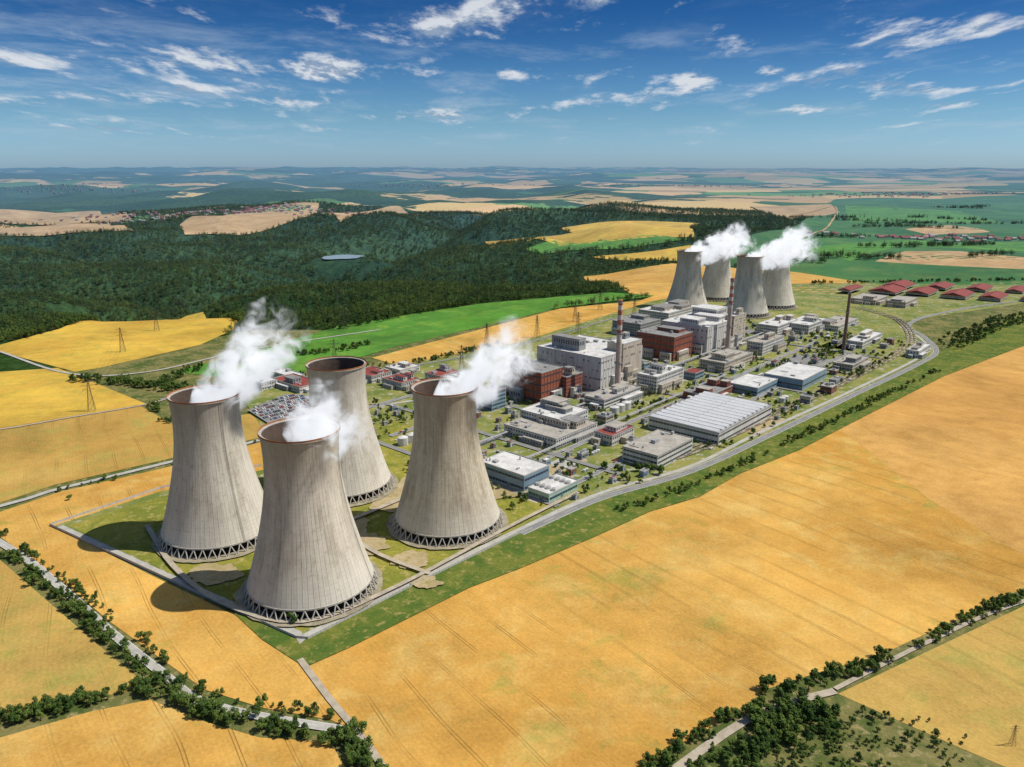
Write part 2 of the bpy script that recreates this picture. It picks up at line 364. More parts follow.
# compound tracks and soil around towers
TW=[G(220,534),G(312,588),G(344,487),G(448,523)]; TF=[OLD(372,1440),OLD(470,1352),OLD(558,1440),OLD(460,1528)]
def blob(c,r,n=26,j=.12,sq=1):
    return [(c[0]+r*(1+random.uniform(-j,j))*math.cos(2*math.pi*i/n)*sq,c[1]+r*(1+random.uniform(-j,j))*math.sin(2*math.pi*i/n)) for i in range(n)]
def wavy(c,r,amp=.35,n=72,sd=0):
    out=[]
    for i in range(n):
        t=2*math.pi*i/n; k=1+amp*(float(fbm(np.array(2.2+math.cos(t)*1.6+sd*3.7),np.array(2.2+math.sin(t)*1.6+sd),5.0,4))-.5)*3; out.append((c[0]+r*k*math.cos(t),c[1]+r*k*math.sin(t)))
    return out
for i,(c,r) in enumerate((((-147,497),27),((-90,560),34),((-10,575),30),((-215,432),17),((-118,470),20),((-75,450),14),((-190,560),20),((30,600),26),((-40,620),24),((-270,520),13),((-180,400),10),((-60,420),9))): patch('soil_patch',wavy(OLD(*c),r,.4,72,i),M_dirt,False,.03)
for c in TW+TF: patch('tower_apron',blob(c,50,64,.02),M_apron,False,.03)
road('compound_track',[OLD(*p) for p in[(-300,500),(-250,440),(-195,395),(-135,375),(-80,415),(0,500),(60,560)]],4,M_gravel)
road('compound_track',[OLD(*p) for p in[(-192,454),(-147,497),(-100,545),(-60,590),(20,640)]],5,M_gravel)
road('compound_track',[OLD(*p) for p in[(-290,560),(-200,530),(-147,497),(-100,455),(-60,430)]],4,M_gravel)

# ------------------------------------------------------------------ cooling towers
TH=117.0
def tower_mats(dark):
    m,nb=newmat('tower_concrete'); uv=nb.n.new('ShaderNodeTexCoord').outputs['UV']; U,V,_=nb.xyz(uv)
    oi=nb.n.new('ShaderNodeObjectInfo').outputs['Random']; sd=nb.m('MULTIPLY',oi,37.0)
    st=nb.noise(nb.comb(nb.m('MULTIPLY',U,110),nb.m('MULTIPLY',V,2.2),sd),1.0,5,.7)
    st2=nb.noise(nb.comb(nb.m('MULTIPLY',U,18),nb.m('MULTIPLY',V,2.4),sd),1.0,6,.68)
    pt=nb.noise(nb.comb(nb.m('MULTIPLY',U,46),nb.m('MULTIPLY',V,24),sd),1.0,5,.7)
    f=nb.mr(nb.m('ADD',nb.m('MULTIPLY',st,.45),nb.m('MULTIPLY',st2,.55)),.34,.60)
    a=(.60,.555,.465); b=(.36,.32,.25)
    if dark: a=(.53,.47,.355); b=(.29,.24,.17)
    col=nb.mix(f,b,a)
    col=nb.mix(nb.m('MULTIPLY',nb.mr(pt,.5,.7),.45),col,(.64,.60,.52))
    col=nb.mix(nb.m('MULTIPLY',nb.mr(pt,.46,.3),.5),col,(.28,.24,.18))
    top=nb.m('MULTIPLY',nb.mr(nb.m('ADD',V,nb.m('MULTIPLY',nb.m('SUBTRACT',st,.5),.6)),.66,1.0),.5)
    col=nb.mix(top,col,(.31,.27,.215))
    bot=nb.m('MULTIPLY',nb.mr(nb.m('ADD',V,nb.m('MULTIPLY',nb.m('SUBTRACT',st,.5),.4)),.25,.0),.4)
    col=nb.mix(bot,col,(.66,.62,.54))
    fr=nb.m('ABSOLUTE',nb.m('SUBTRACT',nb.m('FRACT',nb.m('MULTIPLY',U,72)),.5)); ln=nb.mr(fr,.0,.10,1,0)
    fh=nb.m('ABSOLUTE',nb.m('SUBTRACT',nb.m('FRACT',nb.m('MULTIPLY',V,40)),.5)); lh=nb.mr(fh,.0,.12,1,0)
    col=nb.mix(nb.m('MULTIPLY',ln,.20),col,(.2,.18,.15)); col=nb.mix(nb.m('MULTIPLY',lh,.12),col,(.2,.18,.15))
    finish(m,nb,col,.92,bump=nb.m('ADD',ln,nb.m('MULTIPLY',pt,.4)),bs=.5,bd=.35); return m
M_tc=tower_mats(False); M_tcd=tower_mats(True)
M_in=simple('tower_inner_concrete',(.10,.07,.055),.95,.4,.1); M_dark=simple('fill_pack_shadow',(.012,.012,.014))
M_leg=simple('leg_concrete',(.44,.41,.36)); M_rust=simple('rusty_rail',(.34,.13,.05),.8)
M_basin=simple('basin_concrete',(.27,.25,.20))
ZB=9.0
def rad(z): return 24.6*math.sqrt(1+((z-99)/63.5)**2)
def tower(c,dark=False,rot=0.0):
    e=empty('cooling_tower',(c[0],c[1],0),rot)
    n,k=144,46; z0,z1=ZB,TH
    vs=[];uv=[];fs=[]
    for i in range(k+1):
        z=z0+(z1-z0)*i/k; r=rad(z)
        for j in range(n+1):
            t=2*math.pi*j/n; rr=r+(.16 if j%2==0 else 0); vs.append((rr*math.cos(t),rr*math.sin(t),z)); uv.append((j/n,i/k))
    for i in range(k):
        for j in range(n):
            b=i*(n+1)+j; fs.append((b,b+1,b+n+2,b+n+1))
    me=bpy.data.meshes.new('shell'); me.from_pydata(vs,[],fs); me.update(); ul=me.uv_layers.new(name='UVMap')
    idx=np.zeros(len(me.loops),np.int32); me.loops.foreach_get('vertex_index',idx); ul.data.foreach_set('uv',np.array(uv)[idx].ravel())
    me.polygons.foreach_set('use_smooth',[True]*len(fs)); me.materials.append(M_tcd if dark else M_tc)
    o=bpy.data.objects.new('shell',me); sc.collection.objects.link(o); o.parent=e
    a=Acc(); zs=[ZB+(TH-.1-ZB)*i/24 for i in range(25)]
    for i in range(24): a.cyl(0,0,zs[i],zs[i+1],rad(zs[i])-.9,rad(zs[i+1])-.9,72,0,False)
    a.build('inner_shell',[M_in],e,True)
    a=Acc()
    def ring(ri,ro,za,zb,m,n=96):
        b=len(a.v)
        for j in range(n):
            t=2*math.pi*j/n; C,Sx=math.cos(t),math.sin(t)
            a.v.extend([(ri*C,ri*Sx,za),(ro*C,ro*Sx,za),(ro*C,ro*Sx,zb),(ri*C,ri*Sx,zb)])
        for j in range(n):
            p=b+4*j;q=b+4*((j+1)%n)
            for u,v in((0,1),(1,2),(2,3),(3,0)): a.f.append((p+u,q+u,q+v,p+v)); a.m.append(m)
    rt=rad(TH); ring(rt-1.2,rt+1.0,TH-.4,TH+.3,0); ring(rt+.75,rt+.95,TH+.3,TH+1.4,1)
    rb=rad(ZB); ring(rb-.9,rb+.5,ZB-.8,ZB+.3,0); ring(rb+4.3,rb+4.8,0.4,1.2,2)
    a.build('rim_and_lintel',[M_leg,M_rust,M_basin],e)
    a=Acc(); N=40; rl=rb+3.6
    for j in range(N):
        t0=2*math.pi*j/N; t1=2*math.pi*(j+.5)/N; t2=2*math.pi*(j+1)/N
        A=(rl*math.cos(t0),rl*math.sin(t0),.5);Bq=(rb*math.cos(t1),rb*math.sin(t1),ZB-.6);Cc=(rl*math.cos(t2),rl*math.sin(t2),.5)
        a.tube(A,Bq,.5,.45,6); a.tube(Cc,Bq,.5,.45,6)
    a.build('support_legs',[M_leg],e)
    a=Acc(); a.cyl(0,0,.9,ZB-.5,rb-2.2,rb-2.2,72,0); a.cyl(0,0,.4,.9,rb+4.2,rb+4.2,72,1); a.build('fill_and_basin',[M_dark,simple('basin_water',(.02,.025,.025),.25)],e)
    a=Acc()
    for q in(-.5,.5): 
        for i in range(20):
            za,zb=ZB+(TH-ZB)*i/20,ZB+(TH-ZB)*(i+1)/20; a.tube((q,-rad(za)-.6,za),(q,-rad(zb)-.6,zb),.1,.1,4)
    a.build('ladder',[simple('galv_steel',(.3,.3,.3),.5,metal=.5)],e).rotation_euler=(0,0,.8)
for i,c in enumerate(TW): tower(c,i in(3,),i*.7)
for i,c in enumerate(TF): tower(c,False,i*.9)

# ------------------------------------------------------------------ steam
def steam(base,tip,r0,dens,seed,wide=1.0):
    base=Vector(base);tip=Vector(tip); ax=tip-base; L=ax.length/2; W=r0/.42
    m,nb=newmat('steam_vapour'); P=nb.n.new('ShaderNodeTexCoord').outputs['Object']
    X,Y,Z=nb.xyz(P)
    w=nb.m('ADD',nb.m('MULTIPLY',nb.m('ADD',Z,1.0),.17*wide),.42)
    wp=nb.vm('MULTIPLY',P,(W/30,W/30,L/30)); wp=nb.vm('ADD',wp,(seed*3.1,seed*1.7,seed))
    r=nb.m('DIVIDE',nb.m('SQRT',nb.m('ADD',nb.m('MULTIPLY',X,X),nb.m('MULTIPLY',Y,Y))),w)
    n=nb.noise(wp,1.9,4,.62,.8)
    edge=nb.m('SUBTRACT',1.0,r)
    end=nb.m('MULTIPLY',nb.m('SUBTRACT',1.0,Z),.8); st=nb.m('MULTIPLY',nb.m('ADD',Z,1.02),6.0)
    e=nb.m('MINIMUM',nb.m('MINIMUM',edge,end),st)
    v=nb.m('ADD',nb.m('MULTIPLY',e,.9),nb.m('MULTIPLY',nb.m('SUBTRACT',n,nb.mr(Z,-1,1,.47,.56,False)),4.2))
    fade=nb.mr(Z,-.6,1.0,1.0,.14,False)
    d=nb.m('MULTIPLY',nb.m('MULTIPLY',nb.mr(v,.05,.75),nb.mr(e,0,.3)),nb.m('MULTIPLY',fade,dens))
    pv=nb.n.new('ShaderNodeVolumePrincipled'); pv.inputs['Color'].default_value=(1,1,1,1); nb.put(pv.inputs['Density'],d)
    pv.inputs['Anisotropy'].default_value=0.0
    pv.inputs['Emission Color'].default_value=(.95,.97,1,1); nb.put(pv.inputs['Emission Strength'],nb.m('MULTIPLY',d,.48))  # added glow stands in for light scattered many times inside the steam
    o=nb.n.new('ShaderNodeOutputMaterial'); nb.l.new(pv.outputs[0],o.inputs['Volume'])
    bm=bmesh.new(); bmesh.ops.create_icosphere(bm,subdivisions=2,radius=1.1)
    for q in bm.verts:
        q.co.z=max(-1.02,min(1.02,q.co.z*1.05)); wq=.42+.17*wide*(q.co.z+1); f=min(1.0,(wq+.06)); q.co.x*=f; q.co.y*=f
        rr=math.hypot(q.co.x,q.co.y)
        if abs(q.co.z)<.99 and rr>1e-4: k=max(1.0,(wq*1.03)/rr) if abs(q.co.z)<.9 else 1; q.co.x*=k;q.co.y*=k
    me=bpy.data.meshes.new('steam_plume'); bm.to_mesh(me); bm.free(); me.materials.append(m)
    ob=bpy.data.objects.new('steam_plume',me); sc.collection.objects.link(ob)
    ob.location=(base+tip)/2; ob.rotation_mode='QUATERNION'; ob.rotation_quaternion=ax.to_track_quat('Z','Y'); ob.scale=(W,W,L)
def T3(c,z,dx=0,dy=0): return (c[0]+dx,c[1]+dy,z)
steam(T3(TW[0],100,-4),T3(TW[0],182,72,10),19,.21,1,.9)
steam(T3(TW[1],104,-2),T3(TW[1],136,38,0),22,.17,2,.8)
steam(T3(TW[3],100,-4),T3(TW[3],162,78,8),19,.20,3,.9)
steam(T3(TF[0],98,-12),T3(TF[0],148,118,0),23,.19,4,1.3)
steam(T3(TF[1],98,-12),T3(TF[1],150,135,0),23,.19,5,1.3)
steam(T3(TF[2],98,-10),T3(TF[2],158,66,10),24,.19,6,1.3)
steam(T3(TF[3],98,-10),T3(TF[3],152,70,0),24,.19,7,1.3)

# ------------------------------------------------------------------ buildings
W_={'white':simple('white_cladding',(.60,.575,.53),.7,.28,.12,streak=True),'cream':simple('cream_render',(.50,.43,.34),.85,.25,.12,streak=True),
'brick':simple('red_brick_cladding',(.31,.10,.06),.85,.3,.2,streak=True),'grey':simple('grey_panel',(.31,.31,.30),.8,.25,.12,streak=True),
'blue':simple('blue_grey_panel',(.22,.31,.38),.6,.2,.12,streak=True),'green':simple('pale_green_panel',(.34,.48,.42),.7,.2,.15,streak=True)}
RF={'white':simple('white_roofing',(.60,.585,.55),.8,.32,.1),'grey':simple('grey_roofing',(.25,.245,.23),.9,.35,.1),'red':simple('red_sheet_roofing',(.26,.06,.045),.8,.35,.15),
'tan':simple('gravel_roofing',(.40,.365,.31),.95,.35,.12)}
M_glass=simple('window_glass',(.045,.06,.075),.15,.3,.5,spec=.6); M_frame=simple('trim',(.43,.42,.39)); M_unit=simple('roof_plant',(.36,.36,.35),.6); M_door=simple('door_paint',(.15,.2,.25),.6)
FOOT=[]
def building(name,P,L1,L2,h,wall='white',roof='grey',win='grid',units=4,ribs=False,saw=0,rot=PA,pitch=False,fl=None,ph_=True):
    e=empty(name,(P[0],P[1],.3),rot); ws=W_[wall]; rs=RF[roof]
    ex=(math.cos(rot),math.sin(rot)); ey=(-ex[1],ex[0])
    FOOT.append(np.array([(P[0]+a*ex[0]+b*ey[0],P[1]+a*ex[1]+b*ey[1]) for a,b in((-3,-3),(L1+3,-3),(L1+3,L2+3),(-3,L2+3))]))
    a=Acc(); a.box(0,L1,0,L2,-.3,h); a.box(-.15,L1+.15,-.15,L2+.15,-.3,.6,1)
    if ribs:
        for L,ax in((L1,0),(L2,1)):
            k=max(2,int(L/6))
            for i in range(k+1):
                q=.3+(L-.6)*i/k
                if ax==0: a.box(q-.3,q+.3,-.35,0,.6,h-.2,1);a.box(q-.3,q+.3,L2,L2+.35,.6,h-.2,1)
                else: a.box(-.35,0,q-.3,q+.3,.6,h-.2,1);a.box(L1,L1+.35,q-.3,q+.3,.6,h-.2,1)
    a.build('walls',[ws,ws if ribs else M_frame],e)
    if ph_ and not saw and not pitch and L1>28 and L2>14:
        a=Acc()
        for i in range(random.choice((1,2,3))):
            w=L1*random.uniform(.14,.4); d=L2*random.uniform(.25,.6); x=random.uniform(1.5,L1-w-1.5); y=random.uniform(1.5,L2-d-1.5); hh=random.uniform(2,6)*(1+.04*h)+i*.13
            a.box(x,x+w,y,y+d,h+.34,h+hh,0); a.box(x-.3,x+w+.3,y-.3,y+d+.3,h+hh+.003,h+hh+.4,1)
            for q in range(int(w/4)): a.box(x+1+q*4,x+3.2+q*4,y-.08,y,h+hh*.45,h+hh*.8,2)
            for q in range(int(d/4)): a.box(x-.08,x,y+1+q*4,y+3.2+q*4,h+hh*.45,h+hh*.8,2)
        a.build('penthouse',[random.choice((ws,W_['cream'],W_['grey'])),random.choice((rs,RF['grey'],RF['tan'])),M_glass],e)
        a=Acc()
        for i in range(random.choice((1,2))):
            w=L1*random.uniform(.2,.5);x=random.uniform(1,L1-w-1);d=random.uniform(4,8);hh=random.uniform(.2,.45)*h+2.5+i*.17; a.box(x,x+w,-d,-.4,-.3,hh,0); a.box(x-.2,x+w+.2,-d-.2,-.4,hh+.003,hh+.4,1)
            for q in range(int(w/4)): a.box(x+1+q*4,x+3.2+q*4,-d-.08,-d,hh*.45,hh*.7,2)
            w=L2*random.uniform(.2,.5);x=random.uniform(1,L2-w-1);d=random.uniform(4,8);hh=random.uniform(.2,.45)*h+2.5+i*.17; a.box(-d,-.4,x,x+w,-.3,hh,0); a.box(-d-.2,-.4,x-.2,x+w+.2,hh+.003,hh+.4,1)
            for q in range(int(w/4)): a.box(-d-.08,-d,x+1+q*4,x+3.2+q*4,hh*.45,hh*.7,2)
        a.build('annexes',[random.choice((W_['cream'],W_['grey'],W_['white'])),random.choice((RF['grey'],RF['white'],RF['tan'])),M_glass],e)
    a=Acc()
    if pitch:
        al='x' if L1>L2 else 'y'; a.prism(-.5,L1+.5,-.5,L2+.5,h+.01,h+min(L1,L2)*.13,0,al)
    else:
        a.box(-.3,L1+.3,-.3,L2+.3,h+.003,h+.35); ph=.9
        for bx in((-.3,L1+.3,-.3,.1),(-.3,L1+.3,L2-.1,L2+.3),(-.3,.1,.1,L2-.1),(L1-.1,L1+.3,.1,L2-.1)): a.box(*bx,h+.35,h+.35+ph,1)
    if saw:
        k=saw
        for i in range(k):
            x0=1+(L1-2)*i/k; x1=x0+(L1-2)/k*.56
            for jj in range(2):
                ya=1.5+(L2-3)*jj/2+.8; yb=1.5+(L2-3)*(jj+1)/2-.8
                a.box(x0,x1,ya,yb,h+.36,h+1.5,2); a.prism(x0-.2,x1+.2,ya-.2,yb+.2,h+1.503,h+1.5+(x1-x0)*.35,2,'y')
    a.build('roof',[simple('grey_felt_roofing',(.26,.26,.25),.9,.3,.1) if saw else rs,M_frame,simple('skylight_sheet',(.74,.74,.72),.6,.1,.1)],e)
    if win!='none':
        a=Acc(); nf=fl or max(1,int(h/4.2)); fh=h/nf
        for k in range(nf):
            za=k*fh+fh*.36; zb=za+min(2.2,fh*.42)
            for L,ax in((L1,0),(L2,1)):
                pt=max(3.6,L/34); n=int((L-1.5)/pt)
                if n<1: continue
                for i in range(n):
                    if win=='sparse' and random.random()<.6: continue
                    q0=.9+(L-1.8)*i/n; q1=q0+(L-1.8)/n*(.9 if win=='band' else .6)
                    if ax==0: a.box(q0,q1,-.07,.0,za,zb);a.box(q0,q1,L2,L2+.07,za,zb)
                    else: a.box(-.07,.0,q0,q1,za,zb);a.box(L1,L1+.07,q0,q1,za,zb)
        if a.f: a.build('windows',[M_glass],e)
    a=Acc(); a.box(L1*.4,L1*.4+3,-.12,0,.6,3.6); a.box(-.12,0,L2*.3,L2*.3+4,.6,4.4); a.build('doors',[M_door],e)
    if units and not pitch and min(L1,L2)>6:
        a=Acc(); t=h+.36
        for i in range(units):
            x=random.uniform(1.5,L1-4);y=random.uniform(1.5,L2-4); r=random.random()
            if r<.55: w=min(random.uniform(1.5,7),L1-x-1);d=min(random.uniform(1.5,7),L2-y-1); a.box(x,x+w,y,y+d,t,t+random.uniform(1,3.5))
            elif r<.8: a.cyl(x+1,y+1,t,t+random.uniform(1.2,3),.8,.8,10)
            else: a.tube((x,y,t+.6),(x,min(L2-1,y+12),t+.6),.4,.4,8)
        a.build('roof_units',[M_unit],e)
    return e
def B(name,un,vn,uL,uR,vt,**k):
    P=G(un,vn); L1=min(k.pop('m1',200),max(5,reach(P,E1,uR))); L2=min(k.pop('m2',200),max(5,reach(P,E2,uL))); h=max(3.5,height_of(P[1],vt))
    return building(name,P,L1,L2,h,**k)
B('machine_hall',524,493,480,549,477,wall='blue',roof='white',win='band',units=5,fl=2,ph_=False)
B('ribbed_roof_workshop_hall',718,446,648,771,434,wall='white',roof='grey',win='band',saw=12,units=0,fl=2)
B('workshop_building',556,450,504,597,440,wall='white',roof='tan',win='grid',units=16)
B('workshop_building',560,437,520,588,421,wall='white',roof='white',win='grid',units=12)
B('office_building',657,471,622,692,457,wall='white',roof='tan',win='band',units=8,ph_=False)
B('red_brick_turbine_building',541,405,503,562,374,wall='brick',roof='grey',win='band',units=6,ribs=True,fl=4)
B('red_brick_turbine_building',566,399,552,582,378,wall='brick',roof='grey',win='grid',units=4)
B('reactor_hall',600,392,537,641,359,wall='white',roof='white',win='sparse',units=14,ribs=True,fl=4)
B('reactor_hall',622,385,606,640,345,wall='cream',roof='white',win='sparse',units=3,fl=5)
B('red_brick_turbine_building',673,362,636,691,338,wall='brick',roof='grey',win='band',units=6,ribs=True,fl=4)
B('reactor_hall',706,355,660,743,328,wall='white',roof='white',win='sparse',units=14,ribs=True,fl=4)
B('reactor_hall',732,347,722,744,317,wall='cream',roof='white',win='sparse',units=2)
B('turbine_hall',668,326,638,698,314,wall='white',roof='white',win='grid',units=10)
B('turbine_hall',640,338,612,660,325,wall='grey',roof='grey',win='grid',units=8)
B('auxiliary_building',777,337,756,797,327,wall='white',roof='white',win='grid',units=5)
B('auxiliary_building',808,335,784,826,326,wall='white',roof='white',win='grid',units=5)
B('auxiliary_building',604,411,584,640,401,wall='white',roof='tan',win='band',units=10)
B('auxiliary_building',656,395,636,683,378,wall='white',roof='white',win='grid',units=8)
B('auxiliary_building',724,374,699,752,364,wall='cream',roof='tan',win='grid',units=8)
B('auxiliary_building',762,356,746,783,344,wall='white',roof='tan',win='grid',units=5)
B('storage_hall',802,391,763,826,381,wall='blue',roof='white',win='band',units=3,fl=1,ph_=False)
B('storage_hall',757,397,727,777,389,wall='blue',roof='white',win='band',units=3,fl=1,ph_=False)
B('auxiliary_building',708,404,683,732,397,wall='brick',roof='grey',win='grid',units=7)
B('workshop_building',612,447,594,634,437,wall='white',roof='red',win='grid',units=4)
B('office_building',492,412,478,506,393,wall='blue',roof='grey',win='band',units=3)
B('warehouse',862,349,846,882,343,wall='white',roof='white',win='grid',units=2)
B('warehouse',918,359,905,930,352,wall='white',roof='white',win='grid',units=2)
B('warehouse',852,372,832,868,366,wall='cream',roof='tan',win='grid',units=4)
B('warehouse',838,332,815,858,327,wall='white',roof='tan',win='grid',units=4)
for q in((895,297,868,912,293.5,'red'),(928,298,905,945,294.5,'red'),(965,301,940,980,297,'red'),(1000,303,978,1016,299,'red'),(1040,304,1020,1060,300,'red'),(905,291.5,882,920,288.5,'red'),(945,292,925,962,289,'red'),(985,293.5,965,1002,290.5,'red'),(1022,295,1005,1040,292,'red'),(875,306,850,890,301,'tan'),(905,309,885,930,303,'tan'),(850,295,838,864,291,'red')):
    B('warehouse',*q[:5],wall='cream',roof=q[5],win='grid',units=2,pitch=q[5]=='red',m1=90,m2=90)
for q in((300,394,272,322,388,'red'),(335,388,312,350,382,'red'),(372,384,352,392,377,'red'),(402,391,382,420,384,'red'),(428,398,410,445,390,'tan'),(292,383,270,305,378,'white'),(262,391,246,278,384,'white'),(460,402,444,476,394,'tan'),(440,384,425,460,377,'red'),(400,376,385,420,371,'white'),(470,388,452,484,380,'white')):
    B('site_office_building',*q[:5],wall='white',roof=q[5],win='grid',units=3)

# mechanical draught cooling unit
def cooling_unit():
    P=G(549,504); L1=reach(P,E1,578); L2=reach(P,E2,528); e=building('fan_cooling_unit',P,L1,L2,8,wall='green',roof='white',win='band',units=0,fl=1,ph_=False)
    a=Acc()
    for i in range(2):
        for j in range(4):
            x=L1*(i+.5)/2;y=L2*(j+.5)/4; a.cyl(x,y,8.36,10.6,min(L1/5,L2/9),min(L1/5,L2/9)*.9,20,0); a.cyl(x,y,10.62,10.8,min(L1/5,L2/9)*.75,min(L1/5,L2/9)*.75,20,1)
    a.build('fan_stacks',[RF['white'],M_unit],e)
cooling_unit()

# chimneys
def chimney(u,v,vt,r0,r1,name='striped_chimney',col='rw'):
    x,y=G(u,v); h=height_of(y,vt); e=empty(name,(x,y,0)); a=Acc(); n=20
    for i in range(n):
        z0,z1=h*i/n,h*(i+1)/n; ra=r0+(r1-r0)*i/n; rb=r0+(r1-r0)*(i+1)/n
        m=0 if (i<12 or col!='rw') else (1 if i%2 else 2)
        a.cyl(0,0,z0,z1,ra,rb,28,m,i==n-1)
    a.build('shaft',[simple('chimney_concrete_'+col,(.50,.38,.31) if col=='rw' else (.2,.13,.1)),simple('red_band',(.42,.15,.11)),simple('white_band',(.60,.52,.46))],e,False)
    a=Acc()
    for f in(.35,.66,.97):
        r=r0+(r1-r0)*f; a.cyl(0,0,h*f,h*f+.3,r+1.2,r+1.2,24); a.cyl(0,0,h*f+.3,h*f+1.4,r+1.25,r+1.25,24,0,False)
    a.cyl(0,0,0,3,r0*1.6,r0*1.5,20); a.build('platforms',[M_unit],e)
chimney(617,396,300,4.2,2.8); chimney(727,352,278,4.0,2.8); chimney(843,352,292,3.0,2.0,'chimney','d')

# tanks, sheds, pipe racks
def inside(poly,x,y):
    n=len(poly); r=np.zeros(np.shape(x),bool); j=n-1
    for i in range(n):
        xi,yi=poly[i];xj,yj=poly[j]
        with np.errstate(divide='ignore',invalid='ignore'):
            c=((yi>y)!=(yj>y))&(x<(xj-xi)*(y-yi)/(yj-yi+1e-12)+xi)
        r^=c; j=i
    return r
PL=np.array(plant)
def free(x,y,rr=0,roads=True):
    for f in FOOT:
        c=f.mean(0); R=np.hypot(*(f[0]-c))
        if math.hypot(x-c[0],y-c[1])<R+rr:
            for k in range(8):
                if inside(f,np.array(x+rr*math.cos(k*.785)),np.array(y+rr*math.sin(k*.785))): return False
            if inside(f,np.array(x),np.array(y)): return False
    for c in TW+TF:
        if math.hypot(x-c[0],y-c[1])<56+rr: return False
    if roads:
        for L,w in ROADS:
            if np.min(np.hypot(L[:,0]-x,L[:,1]-y))<w/2+rr+1: return False
    return True
# paved yards
LAYER[0]=16
for i in range(60):
    s=random.uniform(250,1040);t=random.uniform(-30,320); w=random.uniform(12,40);d=random.uniform(8,26)
    if not all(inside(PL,*map(np.array,PF(s+a*w,t+b*d))) for a in(-1,1) for b in(-1,1)): continue
    patch('paved_yard',[PF(s-w,t-d),PF(s+w,t-d),PF(s+w,t+d),PF(s-w,t+d)],random.choice((M_conc,M_asph,M_asph,M_dirt)),False,.01)
LAYER[0]=60
cnt=0;tries=0
while cnt<260 and tries<9000:
    tries+=1; s=random.uniform(245,1080); t=random.uniform(-45,330) if s<900 else random.uniform(-20,260)
    x,y=PF(s,t); rr=random.choice((3,4,5,6,8,12,16))
    if not inside(PL,np.array(x),np.array(y)) or not free(x,y,rr): continue
    cnt+=1
    if random.random()<.2:
        a=Acc(); k=random.choice((1,2,3)); r=rr*.35
        for i in range(k):
            a.cyl(i*r*2.3,0,0.2,r*1.6,r,r,24); a.cyl(i*r*2.3,0,r*1.6,r*1.9,r,r*.2,24); a.tube((i*r*2.3,-r-.4,.2),(i*r*2.3,-r-.4,r*1.6),.12,.12,5)
        a.build('storage_tank',[RF['white']],None,False,(x-r*(k-1),y,.2),PA); FOOT.append(np.array([(x-rr,y-rr),(x+rr,y-rr),(x+rr,y+rr),(x-rr,y+rr)])); continue
    L1=rr*random.uniform(.9,1.6);L2=rr*random.uniform(.6,1.2); h=random.uniform(3.2,5)+(rr*.3)
    building('service_building',(x-(L1*E1[0]+L2*E2[0])/2,y-(L1*E1[1]+L2*E2[1])/2),L1,L2,h,wall=random.choice(('white','cream','cream','grey','blue','brick','brick')),roof=random.choice(('white','grey','grey','tan','red')),win=random.choice(('grid','band')),units=random.choice((0,2,4)),ph_=False)
def rack(s0,t0,s1,t1):
    a=Acc(); P=Vector((*PF(s0,t0),0));Q=Vector((*PF(s1,t1),0)); d=(Q-P); n=int(d.length/12); d.normalize(); o=Vector((-d.y,d.x,0))
    for q,z,r in((-1.2,6.2,.45),(0,6.1,.3),(1.2,6.2,.5)): a.tube(P+o*q+Vector((0,0,z)),Q+o*q+Vector((0,0,z)),r,r,8,0)
    for i in range(n+1):
        c=P+(Q-P)*(i/n)
        for q in(-1.9,1.9): a.tube(c+o*q,c+o*q+Vector((0,0,6.8)),.18,.18,5,1)
        a.tube(c-o*2+Vector((0,0,5.5)),c+o*2+Vector((0,0,5.5)),.18,.18,5,1)
    a.build('pipe_rack',[M_unit,M_unit])
rack(250,145,560,145); rack(590,160,1040,160); rack(250,82,700,82)

# fences
M_fence=simple('concrete_fence_panel',(.48,.46,.42),.9,.2,.2)
def fence(name,pts,h=2.4):
    L=smooth_line(pts,3.0); a=Acc()
    for i in range(0,len(L)-1):
        p,q=L[i],L[i+1]; a.tube((p[0],p[1],0),(p[0],p[1],h+.3),.16,.16,4,0)
        n=np.array([-(q-p)[1],(q-p)[0]]); n=n/np.linalg.norm(n)*.07; b=len(a.v)
        a.v+=[(p[0]-n[0],p[1]-n[1],0.1),(q[0]-n[0],q[1]-n[1],0.1),(q[0]+n[0],q[1]+n[1],0.1),(p[0]+n[0],p[1]+n[1],.1)]; a.v+=[(v[0],v[1],h) for v in a.v[b:b+4]]
        a.f+=[tuple(b+k for k in f) for f in((0,1,5,4),(2,3,7,6),(4,5,6,7))]; a.m+=[0]*3
    a.build(name,[M_fence])
fo=S((50,526),(180,586),(296,639),(308,640),(420,583),(520,534))
for i in range(len(fo)-1): fence('perimeter_fence',[fo[i],fo[i+1]])
fo2=S((50,526),(160,489),(262,466))
for i in range(len(fo2)-1): fence('perimeter_fence',[fo2[i],fo2[i+1]])

